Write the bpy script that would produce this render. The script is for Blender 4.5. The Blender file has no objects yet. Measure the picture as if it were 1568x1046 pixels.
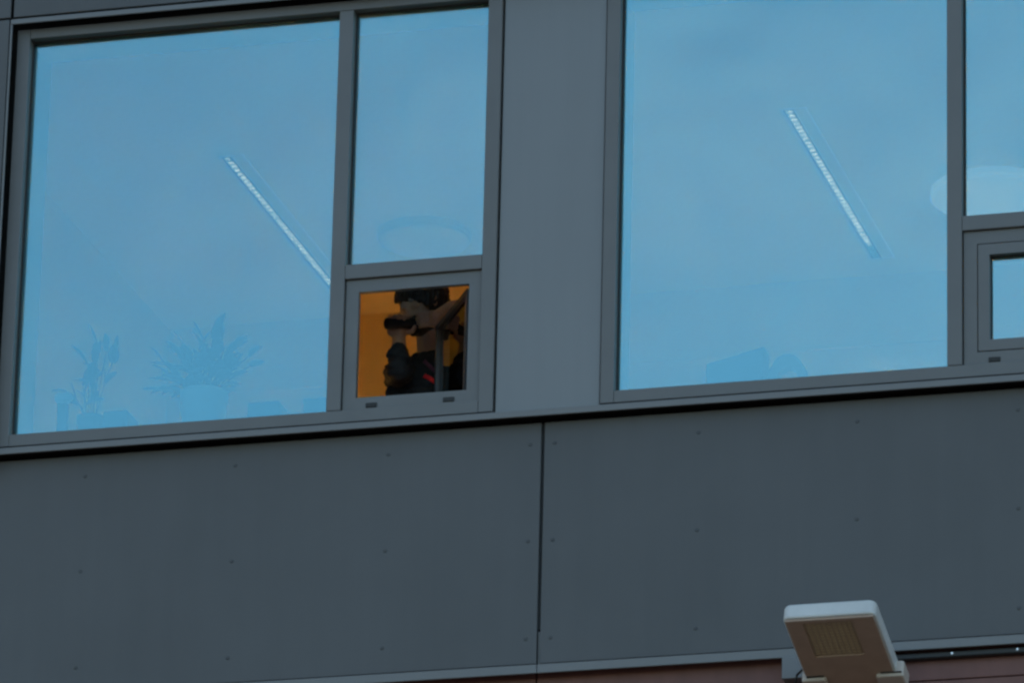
import bpy, bmesh, math, random
from mathutils import Vector, Matrix, Quaternion
from mathutils.bvhtree import BVHTree
random.seed(7)
S = bpy.context.scene
COL = S.collection

# ------------------------------------------------------------------ camera
Z0 = 10.4206                                   # height of the facade origin above the ground
YAW, PITCH, ROLL = -0.277119, 0.360589, 0.024559
cy, sy, cp, sp, cr, sr = math.cos(YAW), math.sin(YAW), math.cos(PITCH), math.sin(PITCH), math.cos(ROLL), math.sin(ROLL)
FW = Vector((sy*cp, cy*cp, sp)); r0 = Vector((cy, -sy, 0)); u0 = r0.cross(FW)
RT = cr*r0 + sr*u0; UP = -sr*r0 + cr*u0
cam_data = bpy.data.cameras.new('camera_view'); cam = bpy.data.objects.new('camera_view', cam_data); COL.objects.link(cam)
cam.matrix_world = Matrix(((RT.x, UP.x, -FW.x, 6.3998), (RT.y, UP.y, -FW.y, -22.4998), (RT.z, UP.z, -FW.z, 1.6), (0, 0, 0, 1)))
cam_data.sensor_width = 36.0; cam_data.lens = 225.56; cam_data.clip_start = 0.1; cam_data.clip_end = 3000
cam_data.dof.use_dof = True; cam_data.dof.focus_distance = 25.2; cam_data.dof.aperture_fstop = 4.0
S.camera = cam

# ------------------------------------------------------------------ world, sun, exposure
SUN_EL, SUN_AZ = math.radians(7.0), math.radians(-36.0)     # low, behind the building and to the left
w = bpy.data.worlds.new('World'); S.world = w; w.use_nodes = True
nt = w.node_tree; bg = nt.nodes['Background']
sky = nt.nodes.new('ShaderNodeTexSky'); sky.sky_type = 'NISHITA'; sky.sun_disc = False
sky.sun_elevation = SUN_EL; sky.sun_rotation = SUN_AZ; sky.altitude = 60; sky.air_density = 1.0; sky.dust_density = 0.6; sky.ozone_density = 2.0
# thin high cloud added to the sky, placed to brighten the lower right reflections
tc = nt.nodes.new('ShaderNodeTexCoord'); mp_ = nt.nodes.new('ShaderNodeMapping'); mp_.inputs['Location'].default_value = (1.158, 1.322, -4.394); mp_.inputs['Scale'].default_value = (1, 1, 1.8)
cn = nt.nodes.new('ShaderNodeTexNoise'); cn.inputs['Scale'].default_value = 4.2; cn.inputs['Detail'].default_value = 5; cn.inputs['Roughness'].default_value = .5; cn.inputs['Distortion'].default_value = .4
cm = nt.nodes.new('ShaderNodeMapRange'); cm.interpolation_type = 'SMOOTHSTEP'
for i_, v_ in ((1, .40), (2, .66), (3, 0.0), (4, .45)): cm.inputs[i_].default_value = v_
cx = nt.nodes.new('ShaderNodeMix'); cx.data_type = 'RGBA'; cx.inputs['B'].default_value = (1.75, 2.30, 3.0, 1)
nt.links.new(tc.outputs['Generated'], mp_.inputs[0]); nt.links.new(mp_.outputs[0], cn.inputs['Vector']); nt.links.new(cn.outputs[0], cm.inputs[0])
nt.links.new(cm.outputs[0], cx.inputs['Factor']); nt.links.new(sky.outputs[0], cx.inputs['A']); nt.links.new(cx.outputs['Result'], bg.inputs[0]); bg.inputs[1].default_value = 0.12
sl = bpy.data.lights.new('sun', 'SUN'); sl.energy = 1.0; sl.angle = math.radians(0.6); sl.color = (1, .86, .7)
sun = bpy.data.objects.new('sun', sl); COL.objects.link(sun)
sd = Vector((math.sin(SUN_AZ)*math.cos(SUN_EL), math.cos(SUN_AZ)*math.cos(SUN_EL), math.sin(SUN_EL)))
sun.rotation_euler = sd.to_track_quat('Z', 'Y').to_euler(); sun.location = sd*60
vs = S.view_settings; vs.view_transform = 'Standard'; vs.look = 'None'; vs.gamma = 1; vs.use_curve_mapping = False
vs.exposure = 2.0
S.render.engine = 'CYCLES'
S.cycles.filter_width = 2.5
S.cycles.max_bounces = 10; S.cycles.transparent_max_bounces = 16
S.cycles.use_denoising = True

# ------------------------------------------------------------------ materials
def mat(name, col, rough=.5, metal=0.0, var=.0, scale=3.0, bump=0.0, bscale=400, streak=0.0, spec=.5, emit=None, estr=0):
    m = bpy.data.materials.new(name); m.use_nodes = True
    n = m.node_tree.nodes; l = m.node_tree.links; b = n['Principled BSDF']
    b.inputs['Base Color'].default_value = (*col, 1); b.inputs['Roughness'].default_value = rough
    b.inputs['Metallic'].default_value = metal; b.inputs['Specular IOR Level'].default_value = spec
    geo = n.new('ShaderNodeNewGeometry')
    if var > 0:
        t = n.new('ShaderNodeTexNoise'); t.inputs['Scale'].default_value = scale; t.inputs['Detail'].default_value = 6; t.inputs['Roughness'].default_value = .6
        l.new(geo.outputs['Position'], t.inputs['Vector'])
        mr = n.new('ShaderNodeMapRange'); mr.inputs[1].default_value = .25; mr.inputs[2].default_value = .75
        mr.inputs[3].default_value = 1-var; mr.inputs[4].default_value = 1+var
        l.new(t.outputs[0], mr.inputs[0]); fac = mr.outputs[0]
        if streak > 0:
            mp = n.new('ShaderNodeMapping'); mp.inputs['Scale'].default_value = (9, 9, .5)
            l.new(geo.outputs['Position'], mp.inputs[0])
            t2 = n.new('ShaderNodeTexNoise'); t2.inputs['Scale'].default_value = 2.0; t2.inputs['Detail'].default_value = 5
            l.new(mp.outputs[0], t2.inputs['Vector'])
            m2 = n.new('ShaderNodeMapRange'); m2.inputs[1].default_value = .3; m2.inputs[2].default_value = .7
            m2.inputs[3].default_value = 1-streak; m2.inputs[4].default_value = 1+streak
            l.new(t2.outputs[0], m2.inputs[0])
            mu = n.new('ShaderNodeMath'); mu.operation = 'MULTIPLY'; l.new(fac, mu.inputs[0]); l.new(m2.outputs[0], mu.inputs[1]); fac = mu.outputs[0]
        if streak > 0:
            oi = n.new('ShaderNodeObjectInfo'); m3 = n.new('ShaderNodeMapRange'); m3.inputs[3].default_value = .95; m3.inputs[4].default_value = 1.05
            l.new(oi.outputs['Random'], m3.inputs[0]); mu = n.new('ShaderNodeMath'); mu.operation = 'MULTIPLY'; l.new(fac, mu.inputs[0]); l.new(m3.outputs[0], mu.inputs[1]); fac = mu.outputs[0]
        vm = n.new('ShaderNodeVectorMath'); vm.operation = 'SCALE'; vm.inputs[0].default_value = col
        l.new(fac, vm.inputs['Scale']); l.new(vm.outputs[0], b.inputs['Base Color'])
    if bump > 0:
        t3 = n.new('ShaderNodeTexNoise'); t3.inputs['Scale'].default_value = bscale; t3.inputs['Detail'].default_value = 3
        l.new(geo.outputs['Position'], t3.inputs['Vector'])
        bp = n.new('ShaderNodeBump'); bp.inputs['Strength'].default_value = bump; bp.inputs['Distance'].default_value = .002
        l.new(t3.outputs[0], bp.inputs['Height']); l.new(bp.outputs[0], b.inputs['Normal'])
    if emit:
        b.inputs['Emission Color'].default_value = (*emit, 1); b.inputs['Emission Strength'].default_value = estr
    return m
M = {}
M['panel'] = mat('fibre_cement_panel', (.093, .0955, .100), .62, var=.09, scale=1.1, bump=.3, bscale=220, streak=.022, spec=.35)
M['frame'] = mat('powder_coated_frame', (.122, .122, .122), .42, var=.07, scale=5, bump=.06, bscale=700)
M['spandrel'] = mat('spandrel_sheet', (.185, .192, .198), .32, var=.03, scale=1.2, streak=.02)
M['trim'] = mat('folded_metal_trim', (.15, .15, .152), .4, var=.05, scale=5)
M['membrane'] = mat('black_membrane', (.024, .023, .023), .9)
M['gasket'] = mat('black_gasket', (.014, .014, .014), .6)
M['rivet'] = mat('rivet_head', (.06, .061, .064), .45, metal=.2)
M['board'] = mat('red_brown_board', (.155, .066, .054), .6, var=.12, scale=7, bump=.3, bscale=160, streak=.08)
M['steel'] = mat('zinc_steel', (.3, .3, .3), .35, metal=.8)
M['screw'] = mat('bright_screw', (.9, .9, .9), .25, metal=.6)
M['plastic'] = mat('off_white_housing', (.53, .53, .52), .45, var=.10, scale=9)
M['lens'] = mat('frosted_lamp_glass', (.36, .275, .18), .28, var=.1, scale=30, bump=.15, bscale=90)
M['led'] = mat('led_square', (.43, .33, .20), .3)
M['cable'] = mat('black_cable', (.015, .015, .015), .5)
M['orange'] = mat('warm_lit_wall', (.78, .56, .23), .75, var=.05, scale=1.5)  # warm lamp light is put into the wall colour
M['plaster'] = mat('white_plaster', (.78, .78, .76), .85, var=.03, scale=2)
M['ceil'] = mat('warm_lit_ceiling', (.78, .57, .25), .85, var=.03, scale=2)  # ceiling colour carries the same warm lamp light
M['carpet'] = mat('tan_carpet', (.34, .26, .17), .95, var=.1, scale=30)
M['render'] = mat('building_render', (.3, .29, .28), .9, var=.1, scale=.7)
M['tube'] = mat('lit_diffuser', (.8, .8, .8), .5, emit=(1, .80, .55), estr=680)
M['edgeglow'] = mat('edge_highlight', (.5, .45, .35), .5, emit=(1, .88, .7), estr=.035)  # faint emission standing in for a highlight on the fixture edge
M['fin'] = mat('dark_louvre', (.008, .0077, .0073), .8, spec=0)
M['jointgrey'] = mat('joint_backing', (.05, .052, .055), .8)
M['hinge'] = mat('hinge_grey', (.45, .39, .34), .45)
M['sashside'] = mat('dark_sash', (.05, .05, .052), .4)
M['fixture'] = mat('fixture_housing', (.62, .50, .30), .5)
M['eye'] = mat('eye', (.2, .18, .17), .3)
M['dome'] = mat('lamp_opal', (.85, .84, .8), .5, emit=(1, .88, .72), estr=.06)
M['dome_off'] = mat('lamp_opal_off', (.74, .62, .42), .6)
M['faceplate'] = mat('brown_lamp_face', (.37, .26, .195), .45, var=.08, scale=14)
M['skin'] = mat('skin', (.37, .21, .14), .55, var=.06, scale=20)
M['hair'] = mat('dark_hair', (.018, .013, .012), .6, var=.3, scale=60)
M['jacket'] = mat('black_jacket', (.013, .013, .017), .8, var=.2, scale=25, bump=.3, bscale=120)
M['trousers'] = mat('dark_trousers', (.025, .027, .035), .85)
M['shoe'] = mat('shoe_leather', (.02, .018, .016), .5)
M['red'] = mat('red_strap', (.75, .02, .03), .6)
M['plum'] = mat('plum_collar', (.11, .035, .07), .8)
M['black'] = mat('camera_black', (.014, .014, .015), .42)
M['front'] = mat('camera_lens_glass', (.01, .012, .02), .05, spec=.9)
M['pot'] = mat('white_pot', (.93, .94, .94), .4)
M['leaf'] = mat('leaf', (.028, .065, .026), .5, var=.3, scale=12)
M['soil'] = mat('soil', (.04, .03, .02), .9)
M['bluebox'] = mat('dark_blue_card', (.03, .06, .14), .6)
M['greybox'] = mat('grey_card', (.12, .15, .18), .7)
M['ground'] = mat('brown_paving', (.20, .12, .075), .85, var=.2, scale=1.5, bump=.4, bscale=20)

def glass(name, fac, tint, rtint):
    m = bpy.data.materials.new(name); m.use_nodes = True; n = m.node_tree.nodes; l = m.node_tree.links
    n.remove(n['Principled BSDF']); out = n['Material Output']
    tr = n.new('ShaderNodeBsdfTransparent'); tr.inputs[0].default_value = (*tint, 1)
    tn = n.new('ShaderNodeTexNoise'); tn.inputs['Scale'].default_value = 1.7; tn.inputs['Detail'].default_value = 1
    ge = n.new('ShaderNodeNewGeometry'); l.new(ge.outputs['Position'], tn.inputs['Vector'])
    bu = n.new('ShaderNodeBump'); bu.inputs['Strength'].default_value = .25; bu.inputs['Distance'].default_value = .02; l.new(tn.outputs[0], bu.inputs['Height'])
    gl = n.new('ShaderNodeBsdfGlossy'); l.new(bu.outputs[0], gl.inputs['Normal']); gl.inputs[0].default_value = (*rtint, 1); gl.inputs['Roughness'].default_value = 0.0
    fr = n.new('ShaderNodeFresnel'); fr.inputs[0].default_value = 1.5
    ad = n.new('ShaderNodeMath'); ad.operation = 'ADD'; ad.use_clamp = True; l.new(fr.outputs[0], ad.inputs[0]); ad.inputs[1].default_value = fac
    mx = n.new('ShaderNodeMixShader'); l.new(ad.outputs[0], mx.inputs[0]); l.new(tr.outputs[0], mx.inputs[1]); l.new(gl.outputs[0], mx.inputs[2])
    l.new(mx.outputs[0], out.inputs[0]); return m
M['glass'] = glass('coated_window_glass', .262, (.66, .76, .80), (.455, .93, 1.0))
M['sashglass'] = glass('sash_window_glass', .02, (.86, .9, .88), (.9, .97, 1.0))

# ------------------------------------------------------------------ helpers
def tag(o, label=None, cat=None, group=None, kind=None):
    if label: o['label'] = label
    if cat: o['category'] = cat
    if group: o['group'] = group
    if kind: o['kind'] = kind
    return o
def empty(name, loc=(0, 0, 0), parent=None):
    o = bpy.data.objects.new(name, None); COL.objects.link(o); o.location = loc; o.empty_display_size = .2
    if parent: o.parent = parent
    return o
def link(name, me, m=None, parent=None, loc=None):
    o = bpy.data.objects.new(name, me); COL.objects.link(o)
    if m: me.materials.append(M[m])
    if parent: o.parent = parent
    if loc: o.location = loc
    return o
def obj(name, bm, m, parent=None, smooth=False, loc=None):
    bmesh.ops.recalc_face_normals(bm, faces=bm.faces[:])
    me = bpy.data.meshes.new(name); bm.to_mesh(me); bm.free()
    if smooth:
        for p in me.polygons: p.use_smooth = True
    return link(name, me, m, parent, loc)
def addbox(bm, x0, x1, y0, y1, z0, z1, bev=0.0, seg=1):
    vs_ = [bm.verts.new(p) for p in ((x0,y0,z0),(x1,y0,z0),(x1,y1,z0),(x0,y1,z0),(x0,y0,z1),(x1,y0,z1),(x1,y1,z1),(x0,y1,z1))]
    fs = [bm.faces.new([vs_[i] for i in f]) for f in ((0,3,2,1),(4,5,6,7),(0,1,5,4),(1,2,6,5),(2,3,7,6),(3,0,4,7))]
    if bev > 0:
        es = list({e for f in fs for e in f.edges})
        bmesh.ops.bevel(bm, geom=es, offset=bev, segments=seg, affect='EDGES', profile=.5)
    return vs_
def box(name, m, parent, x0, x1, y0, y1, z0, z1, bev=.002):
    """facade coordinates: z is relative to Z0"""
    bm = bmesh.new(); addbox(bm, x0, x1, y0, y1, z0+Z0, z1+Z0, bev); return obj(name, bm, m, parent)
def ring(name, m, parent, x0, x1, z0, z1, wd, y0, y1, bev=.0015, loc=None, dz=Z0):
    """rectangular frame of four mitred bars as one mesh"""
    bm = bmesh.new()
    o = [(x0, z0), (x1, z0), (x1, z1), (x0, z1)]; i = [(x0+wd, z0+wd), (x1-wd, z0+wd), (x1-wd, z1-wd), (x0+wd, z1-wd)]
    V = {}
    for k in range(4):
        for nme, P in (('o', o), ('i', i)):
            for yy, t in ((y0, 'f'), (y1, 'b')): V[k, nme, t] = bm.verts.new((P[k][0], yy, P[k][1]+dz))
    for k in range(4):
        j = (k+1) % 4
        for a in ((('o','f'),('i','f')), (('o','b'),('i','b')), (('o','f'),('o','b')), (('i','f'),('i','b'))):
            (n1, t1), (n2, t2) = a
            bm.faces.new((V[k,n1,t1], V[j,n1,t1], V[j,n2,t2], V[k,n2,t2]))
    if bev > 0:
        es = [e for e in bm.edges if abs(e.calc_face_angle(0)) > .5]
        bmesh.ops.bevel(bm, geom=es, offset=bev, segments=1, affect='EDGES')
    return obj(name, bm, m, parent, loc=loc)
def cyl(bm, p0, p1, ra, rb=None, n=16, cap=True):
    p0, p1 = Vector(p0), Vector(p1); rb = ra if rb is None else rb
    q = (p1-p0).to_track_quat('Z', 'Y'); A, B = [], []
    for k in range(n):
        a = 2*math.pi*k/n; d = q @ Vector((math.cos(a), math.sin(a), 0)); A.append(bm.verts.new(p0+d*ra)); B.append(bm.verts.new(p1+d*rb))
    for k in range(n): bm.faces.new((A[k], A[(k+1) % n], B[(k+1) % n], B[k]))
    if cap: bm.faces.new(A[::-1]); bm.faces.new(B)
def tube(bm, pts, rad, n=8):
    for a, b in zip(pts[:-1], pts[1:]): cyl(bm, a, b, rad, n=n)

# ------------------------------------------------------------------ ground
bm = bmesh.new()
vs_ = [bm.verts.new(p) for p in ((-900, -900, 0), (900, -900, 0), (900, 900, 0), (-900, 900, 0))]; bm.faces.new(vs_)
tag(obj('ground', bm, 'ground'), kind='structure')

# ------------------------------------------------------------------ building
B = empty('office_building')
tag(B, 'grey panel clad office building with wide blue reflecting windows and red-brown boards below', 'building')
P = 2.478                                                  # bay pitch
WX = [-2.119, -2.119+P]                                    # left edge of each window

# dark membrane wall behind the cladding, with holes for the windows
YB0, YB1 = .10, .14
box('backing_wall', 'membrane', B, -9, -2.125, YB0, YB1, -.27, 1.53, 0)
box('backing_wall', 'membrane', B, -.078, .362, YB0-.02, YB1, -.27, 1.53, 0)
box('backing_wall', 'membrane', B, 2.40, 9, YB0, YB1, -.27, 1.53, 0)
box('backing_wall', 'membrane', B, -9, 9, YB0, YB1, 1.53, 5.2, 0)
box('backing_wall', 'membrane', B, -9, 9, YB0, YB1, -Z0+.01, -.27, 0)

# --- lower cladding panels with rivets
rivm = bpy.data.meshes.new('rivet')
_b = bmesh.new(); cyl(_b, (0, 0, 0), (0, -.0025, 0), .0085, .0065, 10); _b.to_mesh(rivm); _b.free(); rivm.materials.append(M['rivet'])
def wall_panel(x0, x1, y, z0, z1, rx=(), rz=()):
    p = box('wall_panel', 'panel', B, x0, x1, y, y+.012, z0, z1, .0015)
    for x in rx:
        for z in rz:
            link('rivet', rivm, None, p, (x, y+.0002, z+Z0))
    return p
RZ = (-.418, -.815, -1.212)
PZ0, PZ1 = -1.314, -.332
wall_panel(-2.384, .1155, .04, PZ0, PZ1, (-2.33, -1.75, -1.127, -.502, .072), RZ)
wall_panel(.1295, 2.614, .04, PZ0, PZ1, (.170, .743, 1.368, 1.993, 2.566), RZ)
wall_panel(2.628, 5.112, .04, PZ0, PZ1, (2.67, 3.24, 3.87, 4.49, 5.06), RZ)
wall_panel(-4.87, -2.398, .04, PZ0, PZ1, (-4.82, -4.24, -3.62, -2.99, -2.44), RZ)
# --- panels beside and above the windows
wall_panel(-4.6, -2.135, -.06, -.36, 1.5425)
wall_panel(-4.6, -2.133, -.06, 1.5515, 3.0)
wall_panel(-2.119, .364, -.06, 1.5515, 3.0)
wall_panel(.378, 2.606, -.06, 1.5515, 3.0)
wall_panel(2.62, 5.1, -.06, 1.5515, 3.0)
wall_panel(2.42, 5.1, -.06, -.36, 1.5425)
# --- trims
box('head_trim', 'trim', B, -2.1295, 2.414, -.061, -.053, 1.5205, 1.5425, .0015)
box('side_trim', 'trim', B, -2.1295, -2.1215, -.0612, -.054, -.30, 1.5195, .001)
box('side_trim', 'trim', B, 2.406, 2.414, -.0612, .03, -.30, 1.5195, .001)
box('sill_trim', 'trim', B, -2.134, 2.418, -.02, -.012, -.3235, -.2965, .002)
box('sill_tray', 'trim', B, -2.134, 2.418, -.0115, .095, -.2995, -.2970, 0)
box('underside_shade', 'membrane', B, -2.134, 2.418, -.0115, .095, -.3030, -.3000, 0)  # dark sheet added to blacken the shade under the sill
box('joint_strip', 'trim', B, .1165, .1285, .056, .075, -1.325, -1.18, .0008)
box('joint_strip', 'jointgrey', B, .112, .133, .062, .09, -1.17, -.33, 0)
# --- spandrel panel between the windows
box('spandrel_panel', 'spandrel', B, -.0665, .3545, .014, .06, -.2925, 1.53, .003)
# --- base flashing
box('base_flashing', 'trim', B, -2.38, .1215, .026, .033, -1.3565, -1.3205, .002)
box('base_flashing', 'trim', B, .1235, 2.61, .026, .033, -1.3565, -1.3205, .002)
box('base_flashing', 'trim', B, 2.612, 5.1, .026, .033, -1.3565, -1.3205, .002)
box('base_flashing', 'trim', B, -4.87, -2.382, .026, .033, -1.3565, -1.3205, .002)
box('underside_shade', 'membrane', B, -4.87, 5.1, .0335, .095, -1.330, -1.3245, 0)  # dark sheet added to deepen the shade below the flashing
# black ventilation rail below the flashing with two bright screw heads
rail = box('vent_rail', 'cable', B, 1.20, 5.1, .050, .085, -1.385, -1.362, .004)
for x in (1.735, 1.985, 2.24):
    bm = bmesh.new(); cyl(bm, (x, .0505, -1.372+Z0), (x, .046, -1.372+Z0), .0055, .004, 8); obj('screw', bm, 'screw', rail)
# --- red-brown boards
joints = [(-2.40, .106, 2.60, 5.1), (-4.6, -1.1, 1.4, 3.9, 5.1)]
zt = -1.335
for row in range(10):
    z1 = zt-row*.130; z0 = z1-.126
    xs = (-4.87,)+joints[0]
    for a, b in zip(xs[:-1], xs[1:]):
        bm = bmesh.new(); addbox(bm, a+.003, b-.003, .085, .099, z0+Z0, z1+Z0, .002); obj('board', bm, 'board', B)
# lower storeys, sides and roof of the building
box('lower_wall', 'render', B, -9, 9, .02, .099, -Z0+.02, zt-1.31, 0)
box('end_wall', 'render', B, -9.3, -9.003, .0, 12, -Z0+.02, 5.6, 0)
box('end_wall', 'render', B, 9.003, 9.3, .0, 12, -Z0+.02, 5.6, 0)
box('rear_wall', 'render', B, -9, 9, 11.7, 12, -Z0+.02, 5.6, 0)
box('roof', 'render', B, -9.3, 9.3, -.02, 12, 5.603, 5.9, 0)
box('front_wall', 'render', B, -9, -4.88, .02, .099, zt-1.305, 5.6, 0)
box('front_wall', 'render', B, 5.12, 9, .02, .099, zt-1.305, 5.6, 0)
box('front_wall', 'render', B, -4.87, 5.11, -.02, .099, 3.01, 5.6, 0)

# --- windows
FY0, FY1 = 0.0, .085
def pane(parent, x0, x1, z0, z1, y=.048, m='glass'):
    bm = bmesh.new(); addbox(bm, x0, x1, y, y+.008, z0+Z0, z1+Z0, 0); return obj('pane', bm, m, parent)
def window(x, opened):
    W = empty('window', (0, 0, 0), B)
    if opened: tag(W, 'window with its small lower vent open')
    f = lambda n, a, b, c, d, y0=FY0, m='frame': box(n, m, W, x+a, x+b, y0, FY1, c, d, .002)
    top, bot = 1.5185, -.285
    f('jamb', 0, .054, bot, top); f('jamb', 1.988, 2.046, bot, top)
    f('head', .0548, 1.9872, 1.477, top, .0008)
    f('bottom_rail', .0548, 1.9872, bot, -.2345, .0008)
    f('mullion', 1.368, 1.4265, -.2337, 1.4762, .0004)
    f('transom', 1.4273, 1.9872, .317, .378, .0008)
    # glazing gaskets and panes
    for (a, b, c, d) in ((.054, 1.368, -.2337, 1.4765), (1.427, 1.9875, .3785, 1.4765)):
        ring('gasket', 'gasket', W, x+a, x+b, c, d, .006, .040, .0478, 0)
        pane(W, x+a+.001, x+b-.001, c+.001, d-.001)
    # vent frame
    a, b, c, d = 1.431, 1.9865, -.2335, .3155
    ring('vent_frame', 'frame', W, x+a, x+b, c, d, .052, .016, .042, .0015)
    for q in (.048+1.4785, 1.4785+.362):
        bm = bmesh.new(); addbox(bm, x+q, x+q+.046, .0115, .018, -.2255+Z0, -.2065+Z0, .002); obj('weep_cap', bm, 'gasket', W)
    a, b, c, d = a+.054, b-.054, c+.054, d-.054
    if not opened:
        ring('sash', 'frame', W, x+a+.002, x+b-.002, c+.002, d-.002, .044, .0145, .07, .0015)
        ring('gasket', 'gasket', W, x+a+.046, x+b-.046, c+.046, d-.046, .004, .040, .0478, 0)
        pane(W, x+a+.047, x+b-.047, c+.047, d-.047)
    else:
        # sash swung into the room about its right-hand edge
        wd, ht = b-a-.004, d-c-.004
        piv = Vector((x+b-.002, .066, c+.002+Z0)); th = math.radians(-58)
        R_ = Matrix.Rotation(th, 4, 'Z')
        s = ring('sash', 'sashside', W, -wd, 0, 0, ht, .020, -.020, .020, .003, dz=0)
        s.location = piv; s.rotation_euler = (0, 0, th)
        g = ring('gasket', 'steel', W, -wd-.003, .0, -.002, ht+.002, .006, -.006, .006, 0, dz=0); g.location = piv; g.rotation_euler = (0, 0, th)
        bm = bmesh.new(); addbox(bm, -wd+.024, -.024, -.006, .002, .024, ht-.024, 0)
        p = obj('pane', bm, 'sashglass', W); p.location = piv; p.rotation_euler = (0, 0, th)
        bm = bmesh.new(); addbox(bm, -wd+.004, -wd+.020, .0225, .040, ht*.4, ht*.4+.11, .004); addbox(bm, -wd+.006, -wd+.018, .040, .050, ht*.4+.08, ht*.4+.11, .003)
        h = obj('handle', bm, 'steel', W); h.location = piv; h.rotation_euler = (0, 0, th)
    return W
window(WX[0], True); window(WX[1], False)

# --- the room behind
CE, FL, BW = 1.70, -1.20, 3.86
RX0, RX1 = -2.75, 2.95
w_ = box('interior_wall', 'orange', B, RX0, RX1, BW, BW+.1, FL, CE+.05, 0)
box('picture_rail', 'orange', w_, RX0+.02, RX1-.02, BW-.004, BW-.0005, 1.36, 1.375, .002)
box('skirting', 'orange', w_, RX0+.02, RX1-.02, BW-.015, BW-.0005, FL+.001, FL+.10, .002)
box('interior_wall', 'orange', B, RX0-.1, RX0-.001, .145, BW+.1, FL, CE+.05, 0)
box('interior_wall', 'orange', B, RX1+.001, RX1+.1, .145, BW+.1, FL, CE+.05, 0)
LX = (-1.835, .66); LY0, LY1 = 1.88, 3.66           # recessed strip lights
xs_ = [RX0]+[v for x in LX for v in (x-.0455, x+.0705)]+[RX1]
for i in range(0, len(xs_), 2):
    box('room_ceiling', 'ceil', B, xs_[i], xs_[i+1], .145, BW-.002, CE, CE+.07, 0)
for x in LX:
    box('room_ceiling', 'ceil', B, x-.0453, x+.0703, .145, LY0-.001, CE, CE+.07, 0)
    box('room_ceiling', 'ceil', B, x-.0453, x+.0703, LY1+.001, BW-.002, CE, CE+.07, 0)
box('room_floor', 'carpet', B, RX0, RX1, .145, BW-.002, FL-.1, FL, 0)
for a, b in ((RX0+.002, -2.135), (-.07, .352), (2.42, RX1-.002)):
    box('pier', 'plaster', B, a, b, .142, .46, FL+.002, CE-.002, .004)
for a, b in ((-2.133, -.072), (.354, 2.418)):
    box('window_board', 'plaster', B, a, b, .088, .38, -.268, -.245, .004)
    box('parapet', 'plaster', B, a, b, .142, .36, FL+.002, -.270, 0)
    box('lintel', 'plaster', B, a, b, .142, .40, 1.54, CE-.002, .003)

# ------------------------------------------------------------------ ceiling lights
def strip_light(x, label):
    y0, y1 = LY0, LY1
    t = empty('linear_ceiling_light', (x, y0, Z0+CE+.0585)); tag(t, label, 'ceiling light', 'ceiling lights in the room')
    L = y1-y0
    bm = bmesh.new()                                   # open channel: top, two sides, two ends
    addbox(bm, -.045, .066, 0, L, -.008, -.002, 0)
    addbox(bm, -.045, -.032, 0, L, -.062, -.0085, 0); addbox(bm, .012, .066, .013, L-.013, -.060, -.0085, 0)
    addbox(bm, -.0315, .066, 0, .0125, -.062, -.0085, 0); addbox(bm, -.0315, .066, L-.0125, L, -.062, -.0085, 0)
    obj('housing', bm, 'fixture', t)
    bm = bmesh.new(); addbox(bm, -.031, .0115, .03, L-.20, -.0135, -.0095, 0); obj('lamp_tube', bm, 'tube', t)
    bm = bmesh.new(); addbox(bm, .0665, .0695, 0, L, -.063, -.050, 0); obj('edge_glow', bm, 'edgeglow', t)  # glowing strip imitates an edge highlight
    bm = bmesh.new(); addbox(bm, -.0318, -.0230, .013, L-.013, -.0605, -.0150, 0); addbox(bm, .003, .0118, .013, L-.013, -.0605, -.0150, 0); obj('liner', bm, 'fin', t)  # dark liner added to keep the tube from lighting the channel sides
    bm = bmesh.new(); n = 41
    for k in range(n):
        yy = .0135+k*(L-.042)/(n-1)
        addbox(bm, -.0225, .0025, yy, yy+.015, -.058, -.030, 0)
    tag(obj('louvre', bm, 'fin', t), kind='stuff')
    return t
strip_light(LX[0], 'glowing louvred strip light on the ceiling behind the left large pane')
strip_light(LX[1], 'glowing louvred strip light on the ceiling behind the right large pane')
def disc_lamp(x, y, r, label, m='dome'):
    t = empty('round_ceiling_lamp', (x, y, Z0+CE)); tag(t, label, 'ceiling lamp', 'round lamps on the room ceiling')
    bm = bmesh.new(); cyl(bm, (0, 0, -.03), (0, 0, -.002), r*1.0, r, 40); obj('rim', bm, m, t)
    bm = bmesh.new(); prev = None
    N = 40; rings = []
    for k in range(6):
        a = k/5*math.pi/2; rr = r*.97*math.cos(a)+.002; zz = -.031-.05*math.sin(a)
        rings.append([bm.verts.new((rr*math.cos(2*math.pi*i/N), rr*math.sin(2*math.pi*i/N), zz)) for i in range(N)])
    for A, C in zip(rings[:-1], rings[1:]):
        for i in range(N): bm.faces.new((A[i], A[(i+1) % N], C[(i+1) % N], C[i]))
    bm.faces.new(rings[-1]); bm.faces.new(rings[0][::-1])
    obj('opal_cover', bm, m, t, True)
disc_lamp(-1.25, 2.93, .21, 'pale round ceiling lamp behind the tall pane over the open vent', 'dome_off')
disc_lamp(1.33, 2.98, .29, 'pale round ceiling lamp behind the tall pane at the right edge')

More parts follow.
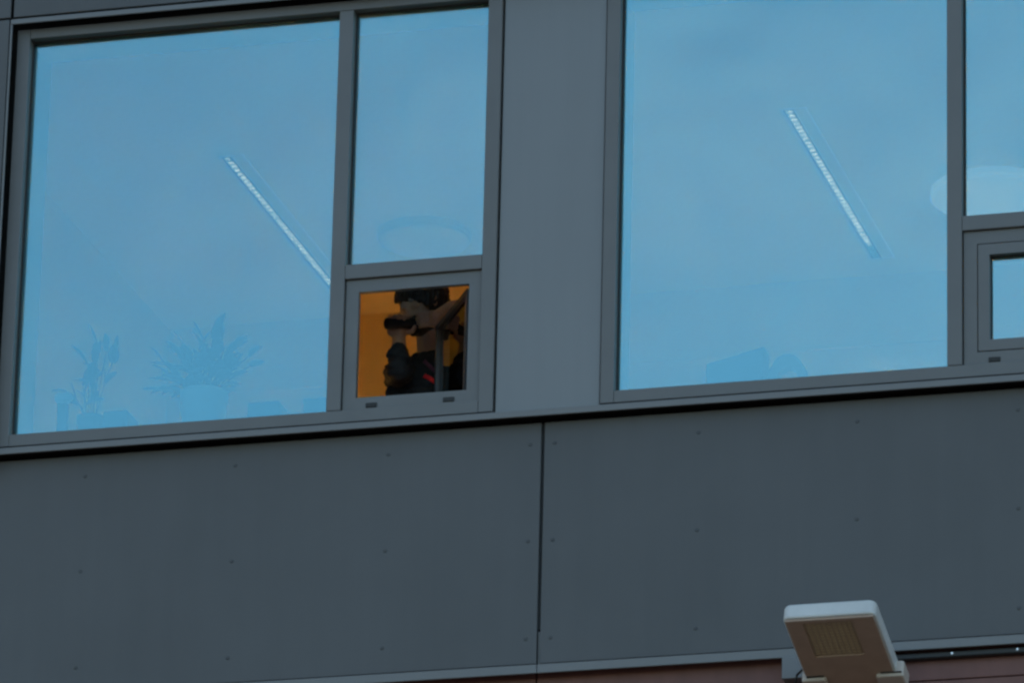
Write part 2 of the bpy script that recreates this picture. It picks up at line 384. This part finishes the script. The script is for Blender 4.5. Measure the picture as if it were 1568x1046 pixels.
# ------------------------------------------------------------------ things on the window boards
def leaf_blade(bm, base, d, L, wd, droop, seg=6):
    d = Vector(d).normalized(); side = d.cross(Vector((0, 0, 1)));
    if side.length < .05: side = Vector((1, 0, 0))
    side.normalize(); p = Vector(base); a = None; up = Vector((0, 0, 1))
    for k in range(seg+1):
        t = k/seg; wv = wd*math.sin(math.pi*min(1, .12+.88*t))**.7*(1 if k < seg else .02)
        A = bm.verts.new(p+side*wv); Cn = bm.verts.new(p-d.cross(side)*wv*.25); Bv = bm.verts.new(p-side*wv)
        if a:
            bm.faces.new((a[0], A, Cn, a[1])); bm.faces.new((a[1], Cn, Bv, a[2]))
        a = (A, Cn, Bv)
        p = p+d*(L/seg); d = (d-up*droop/seg).normalized()
def plant(loc, pr, ph, leaves, lmin, lmax, wd, droop, label, potm='pot', spread=1.0):
    t = empty('potted_plant', loc); tag(t, label, 'plant', 'plants on the window board')
    bm = bmesh.new(); N = 28
    prof = [(pr*.72, 0), (pr*.80, .01), (pr*.97, ph*.8), (pr, ph-.012), (pr*1.0, ph), (pr*.93, ph), (pr*.90, ph-.02)]
    rs = [[bm.verts.new((r*math.cos(2*math.pi*i/N), r*math.sin(2*math.pi*i/N), z)) for i in range(N)] for r, z in prof]
    for A, C in zip(rs[:-1], rs[1:]):
        for i in range(N): bm.faces.new((A[i], A[(i+1) % N], C[(i+1) % N], C[i]))
    bm.faces.new(rs[0][::-1])
    p = obj('pot', bm, potm, t, True)
    bm = bmesh.new(); cyl(bm, (0, 0, ph-.03), (0, 0, ph-.018), pr*.89, n=24); obj('soil', bm, 'soil', p)
    for k in range(leaves):
        a = k*2.39996+random.uniform(-.4, .4); rr = math.sqrt(random.random())*spread; h = random.uniform(lmin, lmax)*(1.15-.5*(rr/spread)**2)
        tip = Vector((math.cos(a)*rr, max(math.sin(a)*rr*.4, -.10), ph+h)); b0 = Vector((math.cos(a)*pr*.3, math.sin(a)*pr*.2, ph-.02))
        bm = bmesh.new(); mid_ = b0.lerp(tip, .55)+Vector((0, 0, h*.12)); tube(bm, [b0, mid_, tip], .0022, 5)
        d = (tip-mid_).normalized()+Vector((random.uniform(-.5, .5), random.uniform(-.2, .2), random.uniform(-.3, .2)))
        leaf_blade(bm, tip, d, wd*random.uniform(1.6, 3.0), wd*random.uniform(.45, .75), droop*random.uniform(.3, 1.3))
        leaf_blade(bm, mid_, d+Vector((random.uniform(-1, 1), 0, 0)), wd*random.uniform(1.4, 2.4), wd*random.uniform(.4, .65), droop)
        for v in bm.verts: v.co.y = max(v.co.y, -.135)
        obj('leaf', bm, 'leaf', t, True)
    return t
WB = -.2445+Z0
p1 = plant((-1.335, .235, WB), .098, .215, 46, .04, .22, .040, 1.2, 'bushy plant in a broad white pot behind the left large pane', spread=.19)
p2 = plant((-1.83, .29, WB), .055, .17, 15, .08, .33, .036, 1.0, 'tall narrow plant in a small pot in the left window corner', 'greybox', spread=.10)
def sbox(name, m, x0, x1, y0, y1, h, label, cat, lid=True, tilt=0):
    t = empty(name, ((x0+x1)/2, (y0+y1)/2, WB)); tag(t, label, cat)
    a, b = (x1-x0)/2, (y1-y0)/2
    bm = bmesh.new(); vv = addbox(bm, -a, a, -b, b, 0, h, 0)
    for v in vv:
        if v.co.z > .01 and v.co.x < 0: v.co.z -= tilt
    bmesh.ops.bevel(bm, geom=bm.edges[:], offset=.003, segments=1, affect='EDGES')
    obj('body', bm, m, t)
    bm = bmesh.new(); addbox(bm, -.012, .012, -b-.004, -b-.0005, h*.3, h*.3+.02, .001); obj('finger_pull', bm, m, t)
    return t
sbox('storage_box', 'greybox', -1.73, -1.63, .16, .30, .14, 'low dark box beside the small plant in the left window', 'box')
sbox('storage_box', 'greybox', -1.13, -1.00, .17, .30, .135, 'low grey box right of the white plant pot', 'box')
sbox('storage_box', 'greybox', -.90, -.79, .17, .30, .135, 'low grey box against the mullion beside the open vent', 'box')
sbox('file_holder', 'bluebox', .735, .965, .18, .28, .215, 'dark blue slanted file holder behind the right large pane', 'file holder', tilt=.055)
# paper roll hoop beside the file holder
t = empty('tape_dispenser', (1.055, .22, WB)); tag(t, 'blue arched tape dispenser beside the slanted file holder', 'tape dispenser')
bm = bmesh.new(); N = 18
prev = None
for k in range(N+1):
    a = math.pi*k/N; c, s_ = math.cos(a), math.sin(a)
    q = [bm.verts.new((r*c*.95, yy, .055+r*s_*1.5)) for r, yy in ((.085, -.03), (.085, .03), (.05, .03), (.05, -.03))]
    if prev:
        for i in range(4): bm.faces.new((prev[i], prev[(i+1) % 4], q[(i+1) % 4], q[i]))
    else: bm.faces.new(q)
    prev = q
bm.faces.new(prev[::-1]); obj('arch', bm, 'bluebox', t)
bm = bmesh.new(); addbox(bm, -.09, .09, -.035, .035, 0, .0545, .004); obj('base', bm, 'greybox', t)
t = empty('white_ornament', (-1.905, .17, WB)); tag(t, 'small pale folded paper ornament at the lower left of the left window', 'ornament')
bm = bmesh.new(); addbox(bm, -.02, .02, -.015, .015, 0, .19, .004); obj('stand', bm, 'greybox', t)
bm = bmesh.new(); addbox(bm, -.035, .035, -.02, .02, .191, .235, .012); obj('head', bm, 'pot', t)

# ------------------------------------------------------------------ floodlight
F = empty('floodlight', (1.39, -.02, Z0-1.45)); tag(F, 'off-white square floodlight on a grey bracket under the cladding panels', 'floodlight')
tl = math.radians(15.9)
# head frame: origin at the rear lower edge centre, u outward along the tilted body
HO = Vector((1.384, -.115, -1.490+Z0)); uo = Vector((0, -math.cos(tl), math.sin(tl))); no = Vector((0, math.sin(tl)*-1, -math.cos(tl)))   # no = out of the lamp face (down)
def head_pt(x, u_, n_): return HO+Vector((x, 0, 0))+uo*u_+no*n_
FI = F.matrix_world.copy(); OFF = Vector((1.39, -.02, Z0-1.45))
def headmesh(name, m, fn, parent=F, smooth=False):
    bm = bmesh.new(); fn(bm)
    for v in bm.verts: v.co = head_pt(*v.co)-OFF
    return obj(name, bm, m, parent, smooth)
def rbox(bm, x0, x1, u0_, u1_, n0, n1, rc, rs=.006):
    # rounded-corner slab (corners in the x-u plane), softened rims
    pts = []
    for cx, cu, a0 in ((x1-rc, u1_-rc, 0), (x0+rc, u1_-rc, 90), (x0+rc, u0_+rc, 180), (x1-rc, u0_+rc, 270)):
        for k in range(7):
            a = math.radians(a0+15*k); pts.append((cx+rc*math.cos(a), cu+rc*math.sin(a)))
    mx, mu = (x0+x1)/2, (u0_+u1_)/2
    rows = []
    for ins, nn in ((rs, n0), (rs*.3, n0+rs*.3), (0, n0+rs), (0, n1-rs), (rs*.3, n1-rs*.3), (rs, n1)):
        row = []
        for px, pu in pts:
            sx = 1-ins/((x1-x0)/2); su = 1-ins/((u1_-u0_)/2)
            row.append(bm.verts.new((mx+(px-mx)*sx, mu+(pu-mu)*su, nn)))
        rows.append(row)
    n = len(pts)
    for A, C in zip(rows[:-1], rows[1:]):
        for i in range(n): bm.faces.new((A[i], A[(i+1) % n], C[(i+1) % n], C[i]))
    bm.faces.new(rows[0]); bm.faces.new(rows[-1][::-1])
hd = headmesh('housing', 'plastic', lambda b: rbox(b, -.176, .176, -.075, .405, -.062, 0, .03, .008))
def face_plate(b):
    # plate with a sunken lamp window
    for (x0, x1, a, c) in ((-.166, -.104, -.066, .394), (.085, .166, -.066, .394), (-.104, .085, -.066, .147), (-.104, .085, .373, .394)):
        addbox(b, x0, x1, a, c, .0005, .0085, 0)
headmesh('face_plate', 'faceplate', face_plate, hd)
headmesh('lens', 'lens', lambda b: addbox(b, -.1035, .0845, .1475, .3725, .0005, .0025, .0005), hd)
def leds(b):
    for i in range(9):
        for j in range(11):
            x0, u0_ = -.094+i*.0194, .156+j*.0194; addbox(b, x0, x0+.012, u0_, u0_+.012, .0027, .0042, 0)
tag(headmesh('led_array', 'led', leds, hd), kind='stuff')
for a, b_ in ((-.186, -.092), (.098, .204)):
    headmesh('hinge', 'hinge', lambda q: rbox(q, a, b_, -.085, .018, -.045, .024, .012, .006))
    headmesh('hinge_shade', 'gasket', lambda q: addbox(q, a+.02, b_-.006, .0185, .026, .009, .012, 0))  # black strip stands in for the shadow beside the hinge
headmesh('driver_box', 'plastic', lambda q: rbox(q, -.10, .10, .03, .25, -.105, -.063, .02, .006))
bm = bmesh.new(); addbox(bm, -.30, -.205, .02, .118, .002, .088, .002); obj('wall_bracket', bm, 'trim', F)
bm = bmesh.new(); addbox(bm, -.20, .16, .03, .115, -.075, -.03, .004); obj('mounting_arm', bm, 'steel', F)
bm = bmesh.new()
pts = [Vector(p) for p in ((-.165, -.105, -.005), (-.19, -.085, .004), (-.225, -.05, -.01), (-.238, -.02, -.04), (-.242, .0, -.09), (-.235, .03, -.16), (-.23, .07, -.25))]
tube(bm, pts, .0045, 8); obj('cable', bm, 'cable', F, True)

# ------------------------------------------------------------------ person at the open vent
def ellipsoid(bm, c, r, q=None, u=16, v=10):
    mtx = Matrix.Translation(Vector(c)) @ ((q.to_matrix().to_4x4()) if q else Matrix.Identity(4)) @ Matrix.Diagonal((*r, 1))
    bmesh.ops.create_uvsphere(bm, u_segments=u, v_segments=v, radius=1, matrix=mtx)
def capsule(bm, a, b, ra, rb, n=14):
    ellipsoid(bm, a, (ra,)*3, u=n, v=8); ellipsoid(bm, b, (rb,)*3, u=n, v=8); cyl(bm, a, b, ra, rb, n)
def chain(bm, pts, n=14):
    for (a, ra), (b, rb) in zip(pts[:-1], pts[1:]): capsule(bm, a, b, ra, rb, n)
from mathutils import noise as mnoise
def fused(name, bm, voxel, m, parent=None, smooth=4, loc=(0, 0, 0), wrinkle=0, freq=(20, 20, 20)):
    me = bpy.data.meshes.new(name+'_src'); bmesh.ops.recalc_face_normals(bm, faces=bm.faces[:])
    bm.to_mesh(me); bm.free()
    o = bpy.data.objects.new(name+'_src', me); COL.objects.link(o)
    md = o.modifiers.new('r', 'REMESH'); md.mode = 'VOXEL'; md.voxel_size = voxel; md.use_smooth_shade = True
    if smooth: s = o.modifiers.new('s', 'SMOOTH'); s.iterations = smooth; s.factor = .5
    dg = bpy.context.evaluated_depsgraph_get(); dg.update()
    me2 = bpy.data.meshes.new_from_object(o.evaluated_get(dg)); me2.name = name
    bpy.data.objects.remove(o); bpy.data.meshes.remove(me)
    for p in me2.polygons: p.use_smooth = True
    if wrinkle:
        nr = [v.normal.copy() for v in me2.vertices]
        for v, nv in zip(me2.vertices, nr):
            c = v.co.copy(); p_ = Vector((c.x*freq[0], c.y*freq[1], c.z*freq[2]))
            v.co = c+nv*wrinkle*(mnoise.noise(p_)+.5*abs(mnoise.noise(p_*2.1)))
    me2.materials.clear()
    return link(name, me2, m, parent, loc)
PB = Vector((-.56, .70, FL+Z0))                      # feet
def V3(x, y, z): return Vector((x, y, z+Z0))-PB      # facade point -> person space
face = Vector((-.62, -.76, -.18)).normalized()       # where the person looks
sidev = Vector((0, 0, 1)).cross(face).normalized()   # the person's left
upv = face.cross(sidev).normalized()
hc = V3(-.560, .625, .437)
def hp(f_, s_, u_): return hc+face*f_+sidev*s_+upv*u_
hq = Matrix((face, sidev, upv)).transposed().to_quaternion()
neck = V3(-.525, .675, .225)
shl, shr = V3(-.665, .715, .165), V3(-.405, .675, .15)       # image-left / image-right shoulder
ell, wrl = V3(-.600, .470, .092), V3(-.598, .450, .258)
elr, wrr = V3(-.225, .600, .410), V3(-.412, .545, .378)
lens_a, lens_b = V3(-.530, .480, .295), V3(-.630, .385, .268)
lax = (lens_b-lens_a).normalized(); lup = (Vector((0, 0, 1))-lax*lax.z).normalized(); lfr = lax.cross(lup).normalized()
if lfr.y > 0: lfr = -lfr                              # towards the window
hipc = V3(-.56, .74, -.25)
bm = bmesh.new()
# head
ellipsoid(bm, hp(-.012, 0, .028), (.098, .076, .092), hq, 24, 16)
ellipsoid(bm, hp(.022, 0, -.035), (.068, .060, .082), hq, 20, 14)
ellipsoid(bm, hp(.050, 0, -.098), (.028, .026, .022), hq)
capsule(bm, hp(.082, 0, .012), hp(.100, 0, -.026), .007, .0105)
ellipsoid(bm, hp(.080, 0, .026), (.014, .046, .012), hq)
for s_ in (-1, 1):
    ellipsoid(bm, hp(-.008, s_*.078, -.005), (.016, .009, .027), hq)
    ellipsoid(bm, hp(.062, s_*.036, -.022), (.020, .020, .018), hq)
ellipsoid(bm, hp(.084, 0, -.062), (.012, .024, .009), hq)
chain(bm, [(hp(-.025, 0, -.06), .056), (neck, .058), (V3(-.54, .70, .12), .08)])
# trunk, hips, legs
chain(bm, [(V3(-.54, .70, .12), .09), (V3(-.55, .72, -.05), .11), (hipc, .12)])
chain(bm, [(shl, .055), (V3(-.54, .70, .14), .08), (shr, .055)])
for sx in (-1, 1):
    chain(bm, [(hipc+Vector((sx*.085, 0, -.04)), .082), (V3(-.56+sx*.10, .73, -.70), .055), (V3(-.56+sx*.10, .76, -1.13), .038), ], 12)
    ellipsoid(bm, V3(-.56+sx*.10, .71, -1.165), (.036, .10, .032))
# arms
chain(bm, [(shl, .045), (ell, .033), (ell.lerp(wrl, .35), .032), (ell.lerp(wrl, .55), .031), (wrl, .025)])
chain(bm, [(shr, .05), (elr, .043), (elr.lerp(wrr, .4), .040), (wrr, .029)])
# lens-side hand: palm behind the barrel, fingers over the top
mid = lens_a.lerp(lens_b, .60)
RL = .0215
def around(along, ang, r):                            # point round the barrel; 0 = front, 90 = top, 180 = behind, 270 = under
    return mid+lax*along+lfr*(r*math.cos(math.radians(ang)))+lup*(r*math.sin(math.radians(ang)))
chain(bm, [(wrl, .027), (around(0, 232, RL+.022), .026), (around(-.012, 195, RL+.020), .022)])
chain(bm, [(around(.024, 215, RL+.018), .018), (around(-.024, 215, RL+.018), .018)])
for k, (al, end, r) in enumerate(((-.034, 50, .0105), (-.012, 30, .0112), (.011, 36, .0108), (.032, 58, .0095))):
    chain(bm, [(around(al*.8, 195, RL+.014), r*1.25), (around(al, 150, RL+.012), r*1.12), (around(al, 108, RL+.013), r), (around(al, end, RL+.007), r*.85)], 10)
chain(bm, [(around(-.03, 235, RL+.016), .013), (around(-.052, 275, RL+.011), .011), (around(-.056, 318, RL+.008), .009)], 10)
# grip-side hand
cb = V3(-.518, .492, .298)                            # camera body centre
cf, cs, cu = lax, sidev, lup
cs = cf.cross(cu).normalized()
if (cs.x) < 0: cs = -cs                               # towards image right
gr = cb+cs*.056-cu*.008
chain(bm, [(wrr, .028), (gr+cs*.028-cf*.03+cu*.012, .027), (gr+cs*.018-cf*.028-cu*.012, .024)])
for k, (dz, ln) in enumerate(((.028, .050), (.010, .054), (-.008, .050), (-.025, .042))):
    r = .009-.0004*k
    chain(bm, [(gr+cs*.026-cf*.02+cu*dz, r*1.25), (gr+cs*.030+cf*.014+cu*dz, r*1.1), (gr+cs*.012+cf*.042+cu*(dz+.002), r), (gr-cs*(ln-.045)+cf*.046+cu*dz, r*.85)], 10)
chain(bm, [(gr+cs*.02-cf*.04+cu*.012, .013), (gr-cs*.005-cf*.050+cu*.016, .011), (gr-cs*.028-cf*.048+cu*.016, .009)], 10)
person = fused('person', bm, .0042, 'skin', None, 3, PB)
tag(person, 'person in a black jacket at the open vent holding a camera to the face', 'person')
# hair
bm = bmesh.new()
ellipsoid(bm, hp(-.018, 0, .040), (.106, .086, .096), hq, 24, 16)
ellipsoid(bm, hp(-.045, 0, -.005), (.078, .082, .085), hq, 20, 14)
ellipsoid(bm, hp(.045, 0, .060), (.056, .074, .052), hq, 20, 14)
ellipsoid(bm, hp(.058, -.006, .034), (.046, .068, .040), hq, 20, 14)
for s_ in (-1, 1): ellipsoid(bm, hp(.0, s_*.066, .012), (.060, .022, .046), hq, 16, 12)
for k in range(60):
    a = random.uniform(0, 6.28); e = random.uniform(-.1, 1.4)
    c = hp(-.02+.10*math.cos(a)*math.cos(e), .080*math.sin(a)*math.cos(e), .045+.092*math.sin(e))
    if (c-hc).dot(face) < .06: ellipsoid(bm, c, (.018, .014, .012), hq, 8, 6)
hair = fused('hair', bm, .004, 'hair', person, 2, wrinkle=.010, freq=(70, 70, 26))
for s_ in (-1, 1):
    bm = bmesh.new(); ellipsoid(bm, hp(.073, s_*.031, .004), (.012, .013, .011), hq, 12, 8); obj('eye', bm, 'eye', person, True)
# jacket
bm = bmesh.new()
chain(bm, [(V3(-.535, .69, .165), .085), (V3(-.55, .71, .0), .128), (V3(-.555, .73, -.20), .135), (V3(-.56, .74, -.32), .145)], 20)
chain(bm, [(shl, .068), (V3(-.54, .69, .155), .092), (shr, .066)], 18)
chain(bm, [(V3(-.625, .68, .06), .085), (V3(-.63, .70, -.25), .10)], 16)
chain(bm, [(V3(-.455, .69, .03), .082), (V3(-.46, .71, -.25), .10)], 16)
chain(bm, [(shl, .066), (ell, .045), (ell.lerp(wrl, .30), .041), (ell.lerp(wrl, .48), .038)], 16)
for k in range(4):                                     # bunched sleeve folds
    q = ell.lerp(wrl, .0+.155*k); e_ = (.056, .044, .052, .045)[k]; ellipsoid(bm, q+Vector((-.004, -.002, .004*(-1)**k)), (e_, e_, .011), Quaternion((0, 1, 0), (.3, -.25, .2, -.1)[k]), u=16, v=8)
chain(bm, [(shr, .066), (elr, .056), (elr.lerp(wrr, .30), .048), (elr.lerp(wrr, .36), .046)], 16)
for k in range(5):
    q = shr.lerp(elr, .2*k); ellipsoid(bm, q, (.060, .060, .024), u=16, v=8)
for k in range(10):                                    # turned-down collar
    a = 2*math.pi*k/10; ellipsoid(bm, neck+Vector((math.cos(a)*.062, math.sin(a)*.062, -.012+.012*math.sin(a))), (.028, .028, .026), u=10, v=8)
jacket = fused('jacket', bm, .0065, 'jacket', person, 2, wrinkle=.012, freq=(15, 15, 42))
bm = bmesh.new()
for sx in (-1, 1):
    chain(bm, [(hipc+Vector((sx*.075, 0, 0)), .105), (V3(-.56+sx*.10, .73, -.70), .075), (V3(-.56+sx*.10, .76, -1.12), .062)], 14)
fused('trousers', bm, .010, 'trousers', person, 2)
for sx in (-1, 1):
    bm = bmesh.new(); ellipsoid(bm, V3(-.56+sx*.10, .70, -1.155), (.048, .135, .045), u=14, v=10)
    for v in bm.verts: v.co.z = max(v.co.z, .001)
    obj('shoe', bm, 'shoe', person, True)
# strap and collar edge laid on the jacket
bv = BVHTree.FromPolygons([v.co.copy() for v in jacket.data.vertices], [tuple(p.vertices) for p in jacket.data.polygons])
def on_jacket(x, z, off):
    h = bv.ray_cast(V3(x, -.1, z-.30), Vector((-.256, .90, .353)))[0]
    h = bv.ray_cast(Vector((V3(x, 0, z).x, V3(0, .1, 0).y, V3(0, 0, z).z)), Vector((0, 1, 0)))[0]
    return (h if h else V3(x, .56, z))+Vector((0, -off, 0))
def ribbon(name, pts, wd, m, parent, off=.005):
    bm = bmesh.new(); prev = None
    Pn = [on_jacket(x, z, off) for x, z in pts]
    for i, p in enumerate(Pn):
        t_ = (Pn[min(i+1, len(Pn)-1)]-Pn[max(i-1, 0)]).normalized(); s_ = t_.cross(Vector((0, -1, 0))).normalized()
        q = [bm.verts.new(p+s_*wd+Vector((0, d, 0))) for d in (0, .006)]+[bm.verts.new(p-s_*wd+Vector((0, d, 0))) for d in (.006, 0)]
        if prev:
            for k in range(4): bm.faces.new((prev[k], prev[(k+1) % 4], q[(k+1) % 4], q[k]))
        else: bm.faces.new(q)
        prev = q
    bm.faces.new(prev[::-1]); return obj(name, bm, m, parent, True)
lerp = lambda a, b, n: [(a[0]+(b[0]-a[0])*k/n, a[1]+(b[1]-a[1])*k/n) for k in range(n+1)]
ribbon('chest_strap', lerp((-.535, .120), (-.452, .066), 10), .009, 'red', person)
ribbon('collar_edge', lerp((-.535, .180), (-.470, .115), 8), .008, 'plum', person)

# ------------------------------------------------------------------ camera in the hands
K = empty('camera', PB+cb); tag(K, 'black camera with a lens held up by the person in the vent', 'camera')
cmx = Matrix((cs, cf, cu)).transposed()                # local x = towards grip, y = lens, z = up
def kobj(name, m, fn, parent=K, smooth=False):
    bm = bmesh.new(); fn(bm)
    for v in bm.verts: v.co = cmx @ v.co
    return obj(name, bm, m, parent, smooth)
body = kobj('body', 'black', lambda b: (addbox(b, -.062, .060, -.030, .026, -.036, .026, .009, 2), addbox(b, -.026, .020, -.028, .030, .022, .038, .007, 2)))
kobj('grip', 'black', lambda b: addbox(b, .040, .062, .0265, .044, -.034, .022, .007, 2))
def barrel(b):
    cyl(b, (0, .0265, 0), (0, .060, 0), .025, .025, 24); cyl(b, (0, .060, 0), (0, .110, 0), .0195, .0195, 24); cyl(b, (0, .110, 0), (0, .122, 0), .0215, .0215, 24); cyl(b, (0, .122, 0), (0, .160, 0), .021, .0225, 24, False)
ln = kobj('lens', 'black', barrel)
kobj('front_element', 'front', lambda b: cyl(b, (0, .1225, 0), (0, .125, 0), .019, .017, 24), ln)
kobj('eyecup', 'black', lambda b: addbox(b, -.016, .010, -.040, -.0305, .012, .032, .004))
kobj('shutter_button', 'steel', lambda b: cyl(b, (.050, .018, .0265), (.050, .018, .031), .006, .006, 10))
